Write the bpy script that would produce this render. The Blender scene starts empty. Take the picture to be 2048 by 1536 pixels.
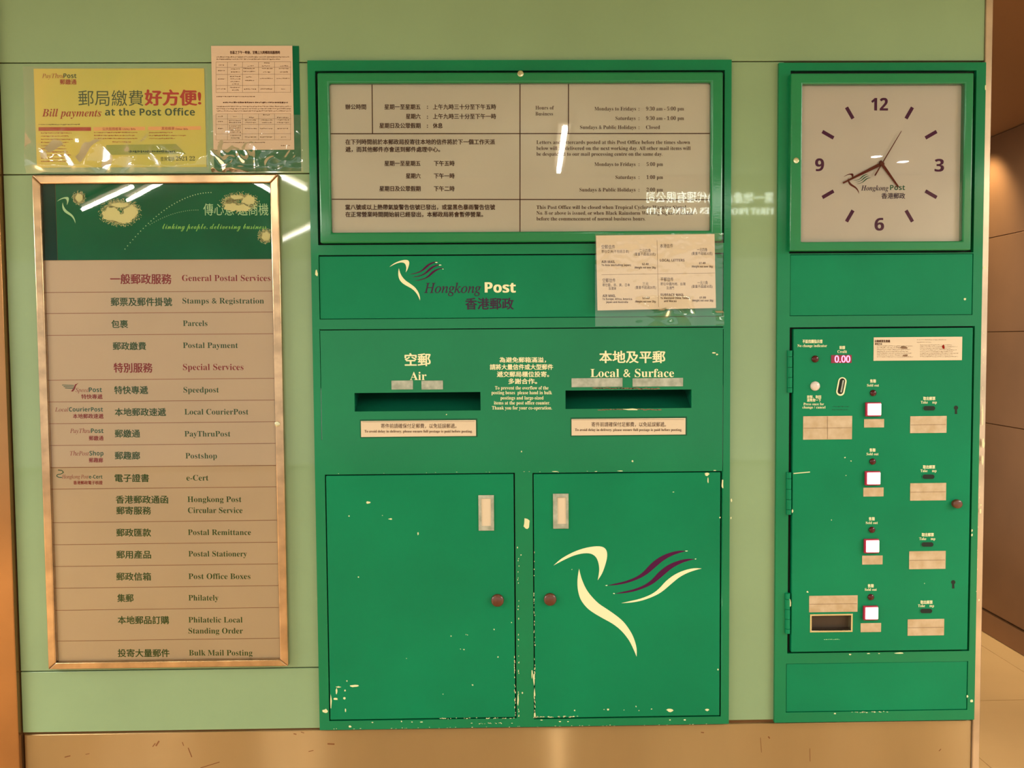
import bpy, bmesh, math, random
from mathutils import Vector, Matrix, noise
from mathutils.geometry import tessellate_polygon
random.seed(7)
SC = bpy.context.scene
COL = SC.collection
# ------------------------------------------------------------------ camera
F, CX, CY, D, H = 1780.0, 1024.0, 768.0, 2.34, 1.55
YAW, PITCH, ROLL = 0.01797774, 0.04892894, -0.00763187
fw = Vector((math.sin(YAW)*math.cos(PITCH), math.cos(YAW)*math.cos(PITCH), -math.sin(PITCH)))
rt = Vector((math.cos(YAW), -math.sin(YAW), 0)); up = rt.cross(fw)
r2 = rt*math.cos(ROLL) + up*math.sin(ROLL); u2 = up*math.cos(ROLL) - rt*math.sin(ROLL)
cam = bpy.data.cameras.new('camera'); co = bpy.data.objects.new('camera', cam); COL.objects.link(co)
cam.sensor_width = 36; cam.lens = 36*F/2048; cam.clip_start = .05
m = Matrix((r2, u2, -fw)).transposed().to_4x4(); m.translation = (0, -D, H)
co.matrix_world = m; SC.camera = co
SC.view_settings.view_transform = 'Standard'; SC.view_settings.look = 'None'
SC.view_settings.gamma = 1; SC.view_settings.use_curve_mapping = False
SC.view_settings.exposure = 0.0
# ------------------------------------------------------------------ world and fill lights added to brighten the wall and corridor
w = bpy.data.worlds.new('world'); SC.world = w; w.use_nodes = True
w.node_tree.nodes['Background'].inputs[0].default_value = (1, .94, .84, 1)
w.node_tree.nodes['Background'].inputs[1].default_value = 1.35
def area(name, loc, tgt, sx, sy, power, col):
    l = bpy.data.lights.new(name, 'AREA'); l.shape = 'RECTANGLE'; l.size = sx; l.size_y = sy
    l.energy = power; l.color = col
    o = bpy.data.objects.new(name, l); COL.objects.link(o); o.location = loc
    o.rotation_euler = (Vector(tgt)-Vector(loc)).to_track_quat('-Z', 'Y').to_euler()
    return o
area('fill_light', (-4.6, -2.3, 2.55), (-4.6, -2.3, 0), 2.0, 3.0, 370, (1, .95, .87))
area('fill_light', (4.1, -2.5, 2.55), (4.1, -2.5, 0), 2.2, 3.0, 300, (1, .95, .87))
area('fill_light', (2.0, 1.4, 2.55), (2.2, 1.4, 0), .6, 2.0, 30, (1, .84, .62))

def P(px, py, y=0.0):
    d = fw + r2*((px-CX)/F) - u2*((py-CY)/F)
    t = (D+y)/d.y
    return Vector((d.x*t, y, H + d.z*t))
def R(x0, y0, x1, y1, y=0.0):
    a, b, c, d = P(x0, y0, y), P(x1, y0, y), P(x1, y1, y), P(x0, y1, y)
    return ((a.x+d.x)/2, (d.z+c.z)/2, (b.x+c.x)/2, (a.z+b.z)/2)      # X0 Z0 X1 Z1
def R4(tl, tr, br, bl, y=0.0):
    a, b, c, d = [P(q[0], q[1], y) for q in (tl, tr, br, bl)]
    return ((a.x+d.x)/2, (d.z+c.z)/2, (b.x+c.x)/2, (a.z+b.z)/2)
# ------------------------------------------------------------------ materials
LC = (1, .93, .82)
def lin(v):
    v /= 255.0
    return v/12.92 if v <= .04045 else ((v+.055)/1.055)**2.4
def A(r, g, b): return tuple(min(.92, lin(c)/l) for c, l in zip((r, g, b), LC)) + (1,)
def mat(name, col, rough=.5, metal=0, coat=0, coat_rough=.05, spec=.5, bump=0, bscale=200, mottle=0, mscale=6, col2=None, aniso=0, emit=None, estr=0, brush=None, grain=None):
    m = bpy.data.materials.new(name); m.use_nodes = True; nt = m.node_tree; n = nt.nodes; L = nt.links
    b = n['Principled BSDF']
    b.inputs['Base Color'].default_value = col; b.inputs['Roughness'].default_value = rough
    b.inputs['Metallic'].default_value = metal; b.inputs['Specular IOR Level'].default_value = spec
    b.inputs['Coat Weight'].default_value = coat; b.inputs['Coat Roughness'].default_value = coat_rough
    if emit: b.inputs['Emission Color'].default_value = emit; b.inputs['Emission Strength'].default_value = estr
    tc = n.new('ShaderNodeTexCoord'); geo = n.new('ShaderNodeNewGeometry')
    if mottle:
        t = n.new('ShaderNodeTexNoise'); t.inputs['Scale'].default_value = mscale; t.inputs['Detail'].default_value = 5
        if brush:
            mp = n.new('ShaderNodeMapping'); mp.inputs['Scale'].default_value = brush
            L.new(geo.outputs['Position'], mp.inputs[0]); L.new(mp.outputs[0], t.inputs['Vector'])
        else: L.new(geo.outputs['Position'], t.inputs['Vector'])
        cr = n.new('ShaderNodeValToRGB'); cr.color_ramp.elements[0].position = .35; cr.color_ramp.elements[1].position = .68
        c2 = col2 or tuple(c*(1-mottle) for c in col[:3])+(1,)
        cr.color_ramp.elements[0].color = c2; cr.color_ramp.elements[1].color = col
        L.new(t.outputs['Fac'], cr.inputs[0]); L.new(cr.outputs[0], b.inputs['Base Color'])
    if bump:
        t = n.new('ShaderNodeTexNoise'); t.inputs['Scale'].default_value = bscale; t.inputs['Detail'].default_value = 3
        L.new(geo.outputs['Position'], t.inputs['Vector'])
        bp = n.new('ShaderNodeBump'); bp.inputs['Strength'].default_value = bump; bp.inputs['Distance'].default_value = .002
        L.new(t.outputs['Fac'], bp.inputs['Height']); L.new(bp.outputs[0], b.inputs['Normal'])
        if coat: L.new(bp.outputs[0], b.inputs['Coat Normal'])
    if grain:
        mp = n.new('ShaderNodeMapping'); mp.inputs['Scale'].default_value = grain; L.new(geo.outputs['Position'], mp.inputs[0])
        t = n.new('ShaderNodeTexNoise'); t.inputs['Scale'].default_value = 1; t.inputs['Detail'].default_value = 2; L.new(mp.outputs[0], t.inputs['Vector'])
        bp = n.new('ShaderNodeBump'); bp.inputs['Strength'].default_value = 1; bp.inputs['Distance'].default_value = .0007
        L.new(t.outputs['Fac'], bp.inputs['Height']); L.new(bp.outputs[0], b.inputs['Normal'])
    if aniso:
        tg = n.new('ShaderNodeTangent'); tg.direction_type = 'RADIAL'; tg.axis = 'Z'
        b.inputs['Anisotropic'].default_value = aniso; L.new(tg.outputs[0], b.inputs['Tangent']); b.inputs['Anisotropic Rotation'].default_value = .25
    return m
def glassy(name, ior=1.6, rough=.015, tint=(1, 1, 1, 1), bump=0, bscale=18, haze=0):
    m = bpy.data.materials.new(name); m.use_nodes = True; nt = m.node_tree; n = nt.nodes; L = nt.links
    n.clear(); out = n.new('ShaderNodeOutputMaterial'); mx = n.new('ShaderNodeMixShader')
    tr = n.new('ShaderNodeBsdfTransparent'); tr.inputs[0].default_value = tint
    gl = n.new('ShaderNodeBsdfGlossy'); gl.inputs['Roughness'].default_value = rough
    fr = n.new('ShaderNodeFresnel'); fr.inputs['IOR'].default_value = ior
    geo = n.new('ShaderNodeNewGeometry')
    L.new(fr.outputs[0], mx.inputs[0]); L.new(tr.outputs[0], mx.inputs[1]); L.new(gl.outputs[0], mx.inputs[2])
    if bump:
        t = n.new('ShaderNodeTexNoise'); t.inputs['Scale'].default_value = bscale; t.inputs['Detail'].default_value = 2
        L.new(geo.outputs['Position'], t.inputs['Vector'])
        bp = n.new('ShaderNodeBump'); bp.inputs['Strength'].default_value = bump; bp.inputs['Distance'].default_value = .01
        L.new(t.outputs['Fac'], bp.inputs['Height']); L.new(bp.outputs[0], gl.inputs['Normal']); L.new(bp.outputs[0], fr.inputs['Normal'])
    last = mx.outputs[0]
    if haze:
        df = n.new('ShaderNodeBsdfDiffuse'); df.inputs[0].default_value = (.8, .85, .75, 1)
        m2 = n.new('ShaderNodeMixShader'); m2.inputs[0].default_value = haze
        L.new(last, m2.inputs[1]); L.new(df.outputs[0], m2.inputs[2]); last = m2.outputs[0]
    L.new(last, out.inputs[0]); return m
def steel_mat(name, col, dcol, rough, an):
    """vertically smearing brushed sheet: anisotropic glossy over a little diffuse"""
    m = bpy.data.materials.new(name); m.use_nodes = True; nt = m.node_tree; n = nt.nodes; L = nt.links; n.clear()
    out = n.new('ShaderNodeOutputMaterial'); mx = n.new('ShaderNodeMixShader'); mx.inputs[0].default_value = .7
    df = n.new('ShaderNodeBsdfDiffuse'); df.inputs[0].default_value = dcol
    gl = n.new('ShaderNodeBsdfAnisotropic'); gl.inputs['Roughness'].default_value = rough; gl.inputs['Anisotropy'].default_value = an
    tg = n.new('ShaderNodeCombineXYZ'); tg.inputs[0].default_value = 1
    t = n.new('ShaderNodeTexNoise'); t.inputs['Scale'].default_value = 3.5; t.inputs['Detail'].default_value = 4
    geo = n.new('ShaderNodeNewGeometry'); mp = n.new('ShaderNodeMapping'); mp.inputs['Scale'].default_value = (1, 1, .4)
    cr = n.new('ShaderNodeValToRGB'); cr.color_ramp.elements[0].position = .35; cr.color_ramp.elements[1].position = .68
    cr.color_ramp.elements[0].color = tuple(c*.84 for c in col[:3])+(1,); cr.color_ramp.elements[1].color = col
    L.new(geo.outputs['Position'], mp.inputs[0]); L.new(mp.outputs[0], t.inputs['Vector']); L.new(t.outputs['Fac'], cr.inputs[0])
    L.new(cr.outputs[0], gl.inputs[0]); L.new(tg.outputs[0], gl.inputs['Tangent'])
    L.new(df.outputs[0], mx.inputs[1]); L.new(gl.outputs[0], mx.inputs[2]); L.new(mx.outputs[0], out.inputs[0]); return m
M = {}
M['panel'] = mat('pale green wall panel', A(134, 158, 114), .5, spec=.2, coat=.6, coat_rough=.03, mottle=.1, mscale=2.2, bump=.012, bscale=9)
M['green'] = mat('green paint', A(2, 124, 78), .5, spec=.1, coat=.16, coat_rough=.1, mottle=.16, mscale=3, bump=.06, bscale=260)
M['green_frame'] = mat('green frame paint', A(2, 120, 72), .45, spec=.12, coat=.4, coat_rough=.09, mottle=.14, mscale=3, bump=.05, bscale=230)
M['green_case'] = mat('green case paint', A(6, 120, 66), .4, spec=.2, coat=.7, coat_rough=.08, mottle=.12, mscale=3, bump=.04, bscale=200)
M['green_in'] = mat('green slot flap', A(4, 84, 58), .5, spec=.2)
M['gap'] = mat('dark gap', (.004, .012, .006, 1), .8)
M['steel'] = steel_mat('brushed steel', A(194, 160, 112), A(186, 148, 94), .3, .87)
M['steel_col'] = mat('brown column steel', A(166, 118, 70), .2, metal=.8, mottle=.2, mscale=4)
M['steel_side'] = mat('brown steel panel', A(136, 92, 52), .36, metal=.7, mottle=.25, mscale=1.5, spec=.5)
M['frame'] = mat('steel frame', A(200, 164, 122), .2, metal=.9, mottle=.3, mscale=24, brush=(1, 1, 1))
M['corner'] = mat('corner steel', A(212, 184, 150), .3, metal=.7, mottle=.3, mscale=7)
M['plate'] = mat('worn label plate', A(200, 176, 140), .42, metal=.2, mottle=1, mscale=38, col2=A(182, 154, 114))
M['silver'] = mat('silver label', A(186, 184, 160), .35, metal=.4, mottle=1, mscale=60, col2=A(150, 152, 128))
M['board'] = mat('opal notice sheet', A(212, 200, 170), .4, mottle=.08, mscale=4)
M['strip'] = mat('cream name strip', A(208, 178, 134), .42, coat=.1, mottle=.1, mscale=3)
M['paper'] = mat('white paper', A(214, 192, 158), .6)
M['paper2'] = mat('aged paper', A(204, 176, 144), .6)
M['face'] = mat('clock face', A(206, 192, 168), .4, mottle=.06, mscale=5)
M['yellow'] = mat('yellow poster', A(206, 178, 64), .5, mottle=.5, mscale=3.0, col2=A(176, 172, 60))
M['olive'] = mat('olive print', A(132, 140, 40), .5)
M['header'] = mat('header green', A(0, 112, 70), .6, spec=.08, mottle=.25, mscale=5)
M['backgreen'] = mat('green card', A(8, 92, 56), .6, spec=.1)
M['cream'] = mat('cream lettering', A(236, 226, 176), .4)
M['tipcream'] = mat('cream tip', A(220, 240, 190), .4)
M['purple'] = mat('dark purple lettering', A(78, 22, 60), .7, spec=.08)
M['inkplum'] = mat('plum ink', A(62, 44, 62), .7, spec=.08)
M['red'] = mat('red ink', A(140, 24, 10), .7, spec=.08)
M['redbright'] = mat('bright red ink', A(158, 16, 18), .7, spec=.08)
M['rust'] = mat('rust rule', A(150, 84, 40), .6)
M['ink'] = mat('brown ink', A(72, 38, 26), .7, spec=.08)
M['inkfade'] = mat('faded ink', A(132, 104, 78), .7, spec=.08)
M['greenink'] = mat('green ink', A(40, 76, 10), .7, spec=.08)
M['darkgreen'] = mat('dark green ink', A(26, 60, 34), .7, spec=.08)
M['postgreen'] = mat('post green ink', A(34, 88, 60), .7, spec=.08)
M['lime'] = mat('lime print', A(150, 220, 90), .5)
M['mint'] = mat('mint print', A(190, 230, 165), .5)
M['peach'] = mat('peach print', A(214, 150, 80), .5)
M['chip'] = mat('bare primer', A(218, 214, 160), .6)
M['brown'] = mat('brown plastic', A(88, 44, 26), .3, coat=.25)
M['led'] = mat('unlit red lens', (.06, .002, .004, 1), .15, spec=.3, coat=.25)
M['whiteb'] = mat('white button', A(214, 196, 180), .3, coat=.5)
M['redframe'] = mat('red button rim', (.25, .004, .03, 1), .3, emit=(1, .03, .12, 1), estr=.12)
M['lit'] = mat('lit button', (1, .8, .7, 1), .3, emit=(1, .72, .66, 1), estr=3.2)
M['display'] = mat('display window', (.16, .004, .02, 1), .15, emit=(1, .02, .1, 1), estr=.10)
M['digit'] = mat('display digits', (1, .2, .4, 1), .3, emit=(1, .26, .42, 1), estr=1.7)
M['hand'] = mat('clock hand', A(96, 34, 24), .7, spec=.08)
M['screw'] = mat('bright screw', A(205, 195, 150), .2, metal=.9)
M['tile'] = mat('floor tile', A(218, 172, 108), .3, coat=.3, coat_rough=.12, mottle=.12, mscale=2)
M['grout'] = mat('grout', A(120, 76, 34), .8)
M['ceil'] = mat('ceiling paint', A(124, 84, 46), .7)
M['ceilpale'] = mat('pale ceiling', A(176, 176, 150), .7)
M['headshade'] = mat('recess shade green', A(0, 60, 50), .7, spec=.08)
M['well'] = mat('dark steel well', A(70, 56, 42), .4, metal=.5)
M['speckle'] = mat('speckled cream', A(236, 226, 150), .6)
M['shop'] = mat('shop fascia', A(216, 192, 140), .5)
M['dark'] = mat('dark opening', A(84, 70, 46), .6)
M['lamp'] = mat('fluorescent tube', (1, 1, 1, 1), .4, emit=(1, .96, .86, 1), estr=55)
M['sign'] = mat('sign letters', (1, 1, 1, 1), .4, emit=(.85, 1, .92, 1), estr=24)
M['down'] = mat('downlight lens', (1, 1, 1, 1), .4, emit=(1, .95, .95, 1), estr=60)
M['glass'] = glassy('clear glass', 1.33)
M['film'] = glassy('wrinkled film', 1.8, .06, haze=.03)
M['scuff'] = mat('scuff', A(126, 74, 30), .6)
M['shade'] = mat('grime', A(26, 96, 60), .6)
# ------------------------------------------------------------------ object helpers
ORG = {}
def W(o): return ORG[o.name] if o else Vector((0, 0, 0))
def thing(name, label, cat, loc, group=None):
    o = bpy.data.objects.new(name, None); COL.objects.link(o); o.empty_display_size = .05
    o.location = loc; ORG[o.name] = Vector(loc); o['label'] = label; o['category'] = cat
    if group: o['group'] = group
    return o
def obj(name, vf, material, parent=None, label=None, kind=None, cat=None, group=None, smooth=False, bevel=0, seg=2):
    me = bpy.data.meshes.new(name)
    if isinstance(vf, bmesh.types.BMesh):
        vf.to_mesh(me); vf.free()
    else: me.from_pydata([tuple(v) for v in vf[0]], [], vf[1])
    if not len(me.vertices): return None
    xs = [v.co.copy() for v in me.vertices]
    c = Vector([(min(v[i] for v in xs)+max(v[i] for v in xs))/2 for i in range(3)])
    for v in me.vertices: v.co -= c
    mats = material if isinstance(material, list) else [material]
    for q in mats: me.materials.append(M[q])
    o = bpy.data.objects.new(name, me); COL.objects.link(o)
    o.parent = parent; o.location = c - W(parent); ORG[o.name] = c
    if smooth:
        for p in me.polygons: p.use_smooth = True
    if bevel:
        b = o.modifiers.new('bevel', 'BEVEL'); b.width = bevel; b.segments = seg; b.limit_method = 'ANGLE'; b.angle_limit = .6
        b.harden_normals = False
        for p in me.polygons: p.use_smooth = True
        me.set_sharp_from_angle(angle=.9) if hasattr(me, 'set_sharp_from_angle') else None
    if label: o['label'] = label
    if kind: o['kind'] = kind
    if cat: o['category'] = cat
    if group: o['group'] = group
    return o
def boxv(x0, z0, x1, z1, yf, yb):
    v = [(x0, yf, z0), (x1, yf, z0), (x1, yf, z1), (x0, yf, z1), (x0, yb, z0), (x1, yb, z0), (x1, yb, z1), (x0, yb, z1)]
    return v, [(0, 1, 2, 3), (5, 4, 7, 6), (4, 0, 3, 7), (1, 5, 6, 2), (3, 2, 6, 7), (4, 5, 1, 0)]
def box(name, r, yf, yb, material, parent=None, **k):
    return obj(name, boxv(*r, yf, yb), material, parent, **k)
def join(parts):
    V, Fc = [], []
    for v, f in parts:
        n = len(V); V += list(v); Fc += [tuple(i+n for i in q) for q in f]
    return V, Fc
def plate(outer, holes, yf, yb):
    """front plate with rectangular openings, one manifold mesh"""
    xs = sorted({outer[0], outer[2]} | {h[i] for h in holes for i in (0, 2)})
    zs = sorted({outer[1], outer[3]} | {h[i] for h in holes for i in (1, 3)})
    e = 1e-6; bm = bmesh.new(); vd = {}
    def V(i, j, y):
        k = (i, j, y)
        if k not in vd: vd[k] = bm.verts.new((xs[i], y, zs[j]))
        return vd[k]
    def solid(i, j):
        if i < 0 or j < 0 or i >= len(xs)-1 or j >= len(zs)-1: return False
        x, z = (xs[i]+xs[i+1])/2, (zs[j]+zs[j+1])/2
        return not any(h[0]-e < x < h[2]+e and h[1]-e < z < h[3]+e for h in holes)
    for i in range(len(xs)-1):
        for j in range(len(zs)-1):
            if not solid(i, j): continue
            bm.faces.new((V(i, j, yf), V(i+1, j, yf), V(i+1, j+1, yf), V(i, j+1, yf)))
            bm.faces.new((V(i, j, yb), V(i, j+1, yb), V(i+1, j+1, yb), V(i+1, j, yb)))
            if not solid(i-1, j): bm.faces.new((V(i, j, yf), V(i, j+1, yf), V(i, j+1, yb), V(i, j, yb)))
            if not solid(i+1, j): bm.faces.new((V(i+1, j, yf), V(i+1, j, yb), V(i+1, j+1, yb), V(i+1, j+1, yf)))
            if not solid(i, j-1): bm.faces.new((V(i, j, yf), V(i, j, yb), V(i+1, j, yb), V(i+1, j, yf)))
            if not solid(i, j+1): bm.faces.new((V(i, j+1, yf), V(i+1, j+1, yf), V(i+1, j+1, yb), V(i, j+1, yb)))
    bmesh.ops.dissolve_limit(bm, angle_limit=.02, verts=bm.verts, edges=bm.edges)
    bmesh.ops.recalc_face_normals(bm, faces=bm.faces)
    return bm
def disc(cx, cz, rad, yf, yb, dome=0, n=24, rz=None):
    """round button: prism with optional domed front"""
    rz = rz or rad; V, Fc = [], []; rings = [(1, yb), (1, yf)]
    if dome:
        for k in range(1, 5): a = k*math.pi/10; rings.append((math.cos(a), yf-dome*math.sin(a)))
    for s, y in rings:
        V += [(cx+rad*s*math.cos(2*math.pi*i/n), y, cz+rz*s*math.sin(2*math.pi*i/n)) for i in range(n)]
    for k in range(len(rings)-1):
        for i in range(n): Fc.append((k*n+i, k*n+(i+1) % n, (k+1)*n+(i+1) % n, (k+1)*n+i))
    c = len(V); V.append((cx, yf-dome, cz)); b = (len(rings)-1)*n
    for i in range(n): Fc.append((b+i, b+(i+1) % n, c))
    return V, Fc
def poly(pts, y, th=0):
    """flat polygon (pixel outline on plane y) given a small thickness"""
    P3 = [P(a, b, y) for a, b in pts]; n = len(P3)
    if not th:
        return P3, [tuple(t) for t in tessellate_polygon([P3])]
    bm = bmesh.new(); vs = [bm.verts.new(p) for p in P3]; f = bm.faces.new(vs)
    if th:
        r = bmesh.ops.extrude_face_region(bm, geom=[f])
        for g in r['geom']:
            if isinstance(g, bmesh.types.BMVert): g.co.y -= th
    bmesh.ops.triangulate(bm, faces=[q for q in bm.faces if len(q.verts) > 4], ngon_method='EAR_CLIP')
    bmesh.ops.recalc_face_normals(bm, faces=bm.faces)
    V = [v.co.copy() for v in bm.verts]; bm.verts.index_update(); Fc = [tuple(v.index for v in q.verts) for q in bm.faces]
    bm.free(); return V, Fc
def smooth_closed(pts, k=3, corners=()):
    """Catmull-Rom through an outline; corners stay sharp"""
    n = len(pts); out = []
    for i in range(n):
        p0, p1, p2, p3 = pts[i-1], pts[i], pts[(i+1) % n], pts[(i+2) % n]
        if i in corners: p0 = p1
        if (i+1) % n in corners: p3 = p2
        for j in range(k):
            t = j/k; q = []
            for a in (0, 1):
                q.append(.5*((2*p1[a]) + (-p0[a]+p2[a])*t + (2*p0[a]-5*p1[a]+4*p2[a]-p3[a])*t*t + (-p0[a]+3*p1[a]-3*p2[a]+p3[a])*t**3))
            out.append(tuple(q))
    return out
def strokes(lines, wpx, y):
    """thin printed line segments given in pixels"""
    out = []
    for (x0, y0), (x1, y1) in lines:
        a, b = P(x0, y0, y), P(x1, y1, y); d = (b-a).normalized(); nn = Vector((-d.z, 0, d.x))*(wpx/760/2)
        out.append(([a-nn, b-nn, b+nn, a+nn], [(0, 1, 2, 3)]))
    return join(out)
# ------------------------------------------------------------------ lettering
def mapch(s, U, L, Dg=None):
    r = ''
    for ch in s:
        if 'A' <= ch <= 'Z': r += chr(U+ord(ch)-65)
        elif 'a' <= ch <= 'z': r += chr(L+ord(ch)-97) if not (L == 0x1D44E and ch == 'h') else chr(0x210E)
        elif Dg and ch.isdigit(): r += chr(Dg+ord(ch)-48)
        else: r += ch
    return r
STY = {'serif': lambda s: mapch(s, 0x1D400, 0x1D41A, 0x1D7CE), 'ital': lambda s: mapch(s, 0x1D434, 0x1D44E), 'ital2': lambda s: mapch(s, 0x1D434, 0x1D44E),
       'bital': lambda s: mapch(s, 0x1D468, 0x1D482), 'bold': lambda s: mapch(s, 0x1D5D4, 0x1D5EE, 0x1D7EC),
       'script': lambda s: mapch(s, 0x1D4D0, 0x1D4EA), 'sans': lambda s: s, 'han': lambda s: s, 'hanb': lambda s: s, 'hanl': lambda s: s}
REFH = {}
_cache = {}
def glyphs(s, st):
    k = (s, st)
    if k not in _cache:
        c = bpy.data.curves.new('t', 'FONT'); c.body = STY[st](s); c.resolution_u = 2 if len(s) > 6 else 4
        if st == 'serif': c.offset = -.0015
        if st == 'ital2': c.offset = .008
        o = bpy.data.objects.new('t', c)
        me = bpy.data.meshes.new_from_object(o)
        v = [(a.co.x, a.co.y) for a in me.vertices]; f = [tuple(p.vertices) for p in me.polygons]
        bpy.data.objects.remove(o); bpy.data.curves.remove(c); bpy.data.meshes.remove(me)
        _cache[k] = (v, f)
    return _cache[k]
def refh(st):
    if st not in REFH:
        v, f = glyphs('國' if st.startswith('han') else 'H', st)
        REFH[st] = (min(a[1] for a in v), max(a[1] for a in v))
    return REFH[st]
def text(s, x0, x1, base, h, st, y, slope=0.0):
    """lettering fitted between pixels x0..x1, bottom at pixel row base, cap height h pixels"""
    v, f = glyphs(s, st); lo, hi = refh(st)
    a0 = min(a[0] for a in v); a1 = max(a[0] for a in v)
    A0 = P(x0, base, y); A1 = P(x1, base+slope, y); T = P((x0+x1)/2, base-h, y); B = P((x0+x1)/2, base+slope/2, y)
    hh = T.z - B.z; out = []
    for q in v:
        t = (q[0]-a0)/(a1-a0); vv = (q[1]-lo)/(hi-lo)
        out.append(Vector((A0.x+(A1.x-A0.x)*t, y, A0.z+(A1.z-A0.z)*t + hh*vv)))
    if st == 'hanb':
        d = hh*.030; parts = []
        for i, (dx, dz) in enumerate(((-d, 0), (d, 0), (0, d*.6), (0, -d*.6))):
            parts.append(([p+Vector((dx, -.00002*i, dz)) for p in out], f))
        return join(parts)
    return out, f
def letters(rows, y, material, parent, name='lettering', th=0.0003, label=None):
    """rows: (string, x0, x1, baseline, height, style); one flat print per colour"""
    big = [r for r in rows if r[4] >= 8]; small = [r for r in rows if r[4] < 8]; o = None
    for i, r in enumerate(big): o = obj(name, text(*r[:6], y-th-.00004*i, *(r[6:])), material, parent, label=label)
    if small: o = obj('small_lettering', join([text(*r[:6], y-th-.00001*i, *(r[6:])) for i, r in enumerate(small)]), material, parent, kind='stuff' if len(small) > 1 else None)
    return o
def greek(rows, y, material, parent, name='small_print', wd=1.5):
    """print too small to read in the photo: rows of broken dashes"""
    out = []
    for x0, x1, yy in rows:
        x = x0
        while x < x1:
            l = random.uniform(.9, 3.4); e = min(x+l, x1)
            out.append(strokes([((x, yy+random.uniform(-.5, .5)), (e, yy+random.uniform(-.5, .5)))], wd*random.uniform(.5, 1.2), y)); x = e+random.uniform(.4, 1.3)
    return obj(name, join(out), material, parent, kind='stuff')
def chips(spots, y, parent, material='chip', name='chipped_paint'):
    """bare patches with ragged outlines: (cx, cy, rx, ry) in pixels"""
    out = []
    for cx, cy, rx, ry in spots:
        n = 9; pts = []
        for i in range(n):
            a = 2*math.pi*i/n; k = random.uniform(.6, 1.15)
            pts.append(P(cx+rx*k*math.cos(a), cy+ry*k*math.sin(a), y-.0003))
        out.append((pts, [tuple(range(n))]))
    return obj(name, join(out), material, parent, kind='stuff')
def edge_chips(p0, p1, n, y, parent, size=1.6, name='edge_wear'):
    s = []
    for i in range(n):
        t = random.random(); s.append((p0[0]+(p1[0]-p0[0])*t+random.uniform(-1, 1), p0[1]+(p1[1]-p0[1])*t+random.uniform(-1, 1),
                                       random.uniform(.4, 1)*size*(2 if abs(p1[0]-p0[0]) > abs(p1[1]-p0[1]) else .8), random.uniform(.4, 1)*size*(2 if abs(p1[1]-p0[1]) > abs(p1[0]-p0[0]) else .8)))
    return chips(s, y, parent, name=name)
# the bird emblem, outlines in the pixels of the large one on the right door
E1 = [(203, 587), (240, 555), (290, 527), (340, 508), (390, 498), (430, 499), (450, 515), (454, 545), (445, 585), (430, 625), (410, 656), (415, 628), (417, 600), (412, 570), (400, 546), (378, 532), (345, 530), (300, 540), (250, 562)]
E2 = [(323, 602), (318, 630), (315, 665), (318, 705), (330, 745), (355, 780), (385, 805), (430, 832), (480, 860), (520, 892), (555, 935), (578, 980), (592, 1014), (592, 975), (580, 930), (560, 890), (530, 850), (495, 820), (455, 792), (415, 765), (380, 730), (355, 695), (337, 655), (328, 625)]
E3 = [(450, 681), (500, 678), (550, 668), (600, 650), (640, 628), (680, 595), (720, 562), (760, 540), (800, 526), (828, 519), (790, 518), (745, 528), (700, 548), (660, 578), (625, 615), (590, 640), (540, 660), (490, 672)]
E1 = smooth_closed(E1, 3, (0, 10)); E2 = smooth_closed(E2, 3, (0, 12)); E3 = smooth_closed(E3, 3, (0, 9))
def emblem(ox, oy, s, y, parent, body='cream', s12='purple', s3='cream', stripes=True, sk=1.0):
    def tf(q, dx=0, dy=0): return [(ox+(a+dx-203)/2.341*s*sk, oy+(b+dy-498)/2.341*s) for a, b in q]
    obj('bird_emblem', join([poly(tf(E1), y-.0004), poly(tf(E2), y-.0004)]), body, parent)
    if stripes:
        obj('emblem_stripes', join([poly(tf(E3), y-.0004), poly(tf(E3, 38, 38), y-.0004)]), s12, parent)
        obj('emblem_stripe', poly(tf(E3, 70, 82), y-.0004), s3, parent)
# ------------------------------------------------------------------ the wall and room
def panel(name, r, yf, parent, material='panel', bevel=.0015): return box(name, r, yf, yf+.012, material, parent, bevel=bevel)
LE = P(26, 768).x                                   # left edge of the panelled wall
RE = R4((1558, 123), (1971, 127), (1950, 1438), (1549, 1447), -.022)[2]
hp = R4((614, 121), (1463, 119), (1458, 1448), (640, 1460), -.011); hm = R4((1558, 123), (1971, 127), (1950, 1438), (1549, 1447), -.011)
wf = obj('wall_front', plate((LE-.01, 0, RE, 2.6), [(hp[0]+.003, hp[1]+.003, hp[2]-.003, hp[3]-.003), (hm[0]+.003, hm[1]+.003, hm[2]-.003, hm[3]-.003)], 0, .25), 'grout', kind='structure')
zt = (P(300, 133).z + P(1510, 121).z)/2
zs = P(300, 350).z; zb = (P(70, 1337).z+P(600, 1335).z)/2; z0 = (P(60, 1457).z+P(620, 1457).z+P(1510, 1448).z)/3
g = .0012
xa = P(627, 800).x
xm0, xm1 = P(1460, 780).x, P(1553, 780).x
panel('wall_panel', (LE, zt+g, RE, 2.58), -.012, wf)
panel('wall_panel', (LE, zs+g, xa+.01, zt-g), -.012, wf)
panel('wall_panel', (LE, zb+g, xa+.01, zs-g), -.012, wf)
panel('wall_panel', (LE, z0+.004, xa+.01, zb-g), -.012, wf)
panel('wall_panel', (xm0-.01, z0+.008, xm1+.01, zt-g), -.012, wf)
bs = box('baseboard_front', (LE+.002, 0.0, RE, z0-.0035), -.009, .0, 'steel', kind='structure', bevel=.0015)
bs['label'] = 'brushed brown steel cladding below the green panels'
SC_ = []
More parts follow.
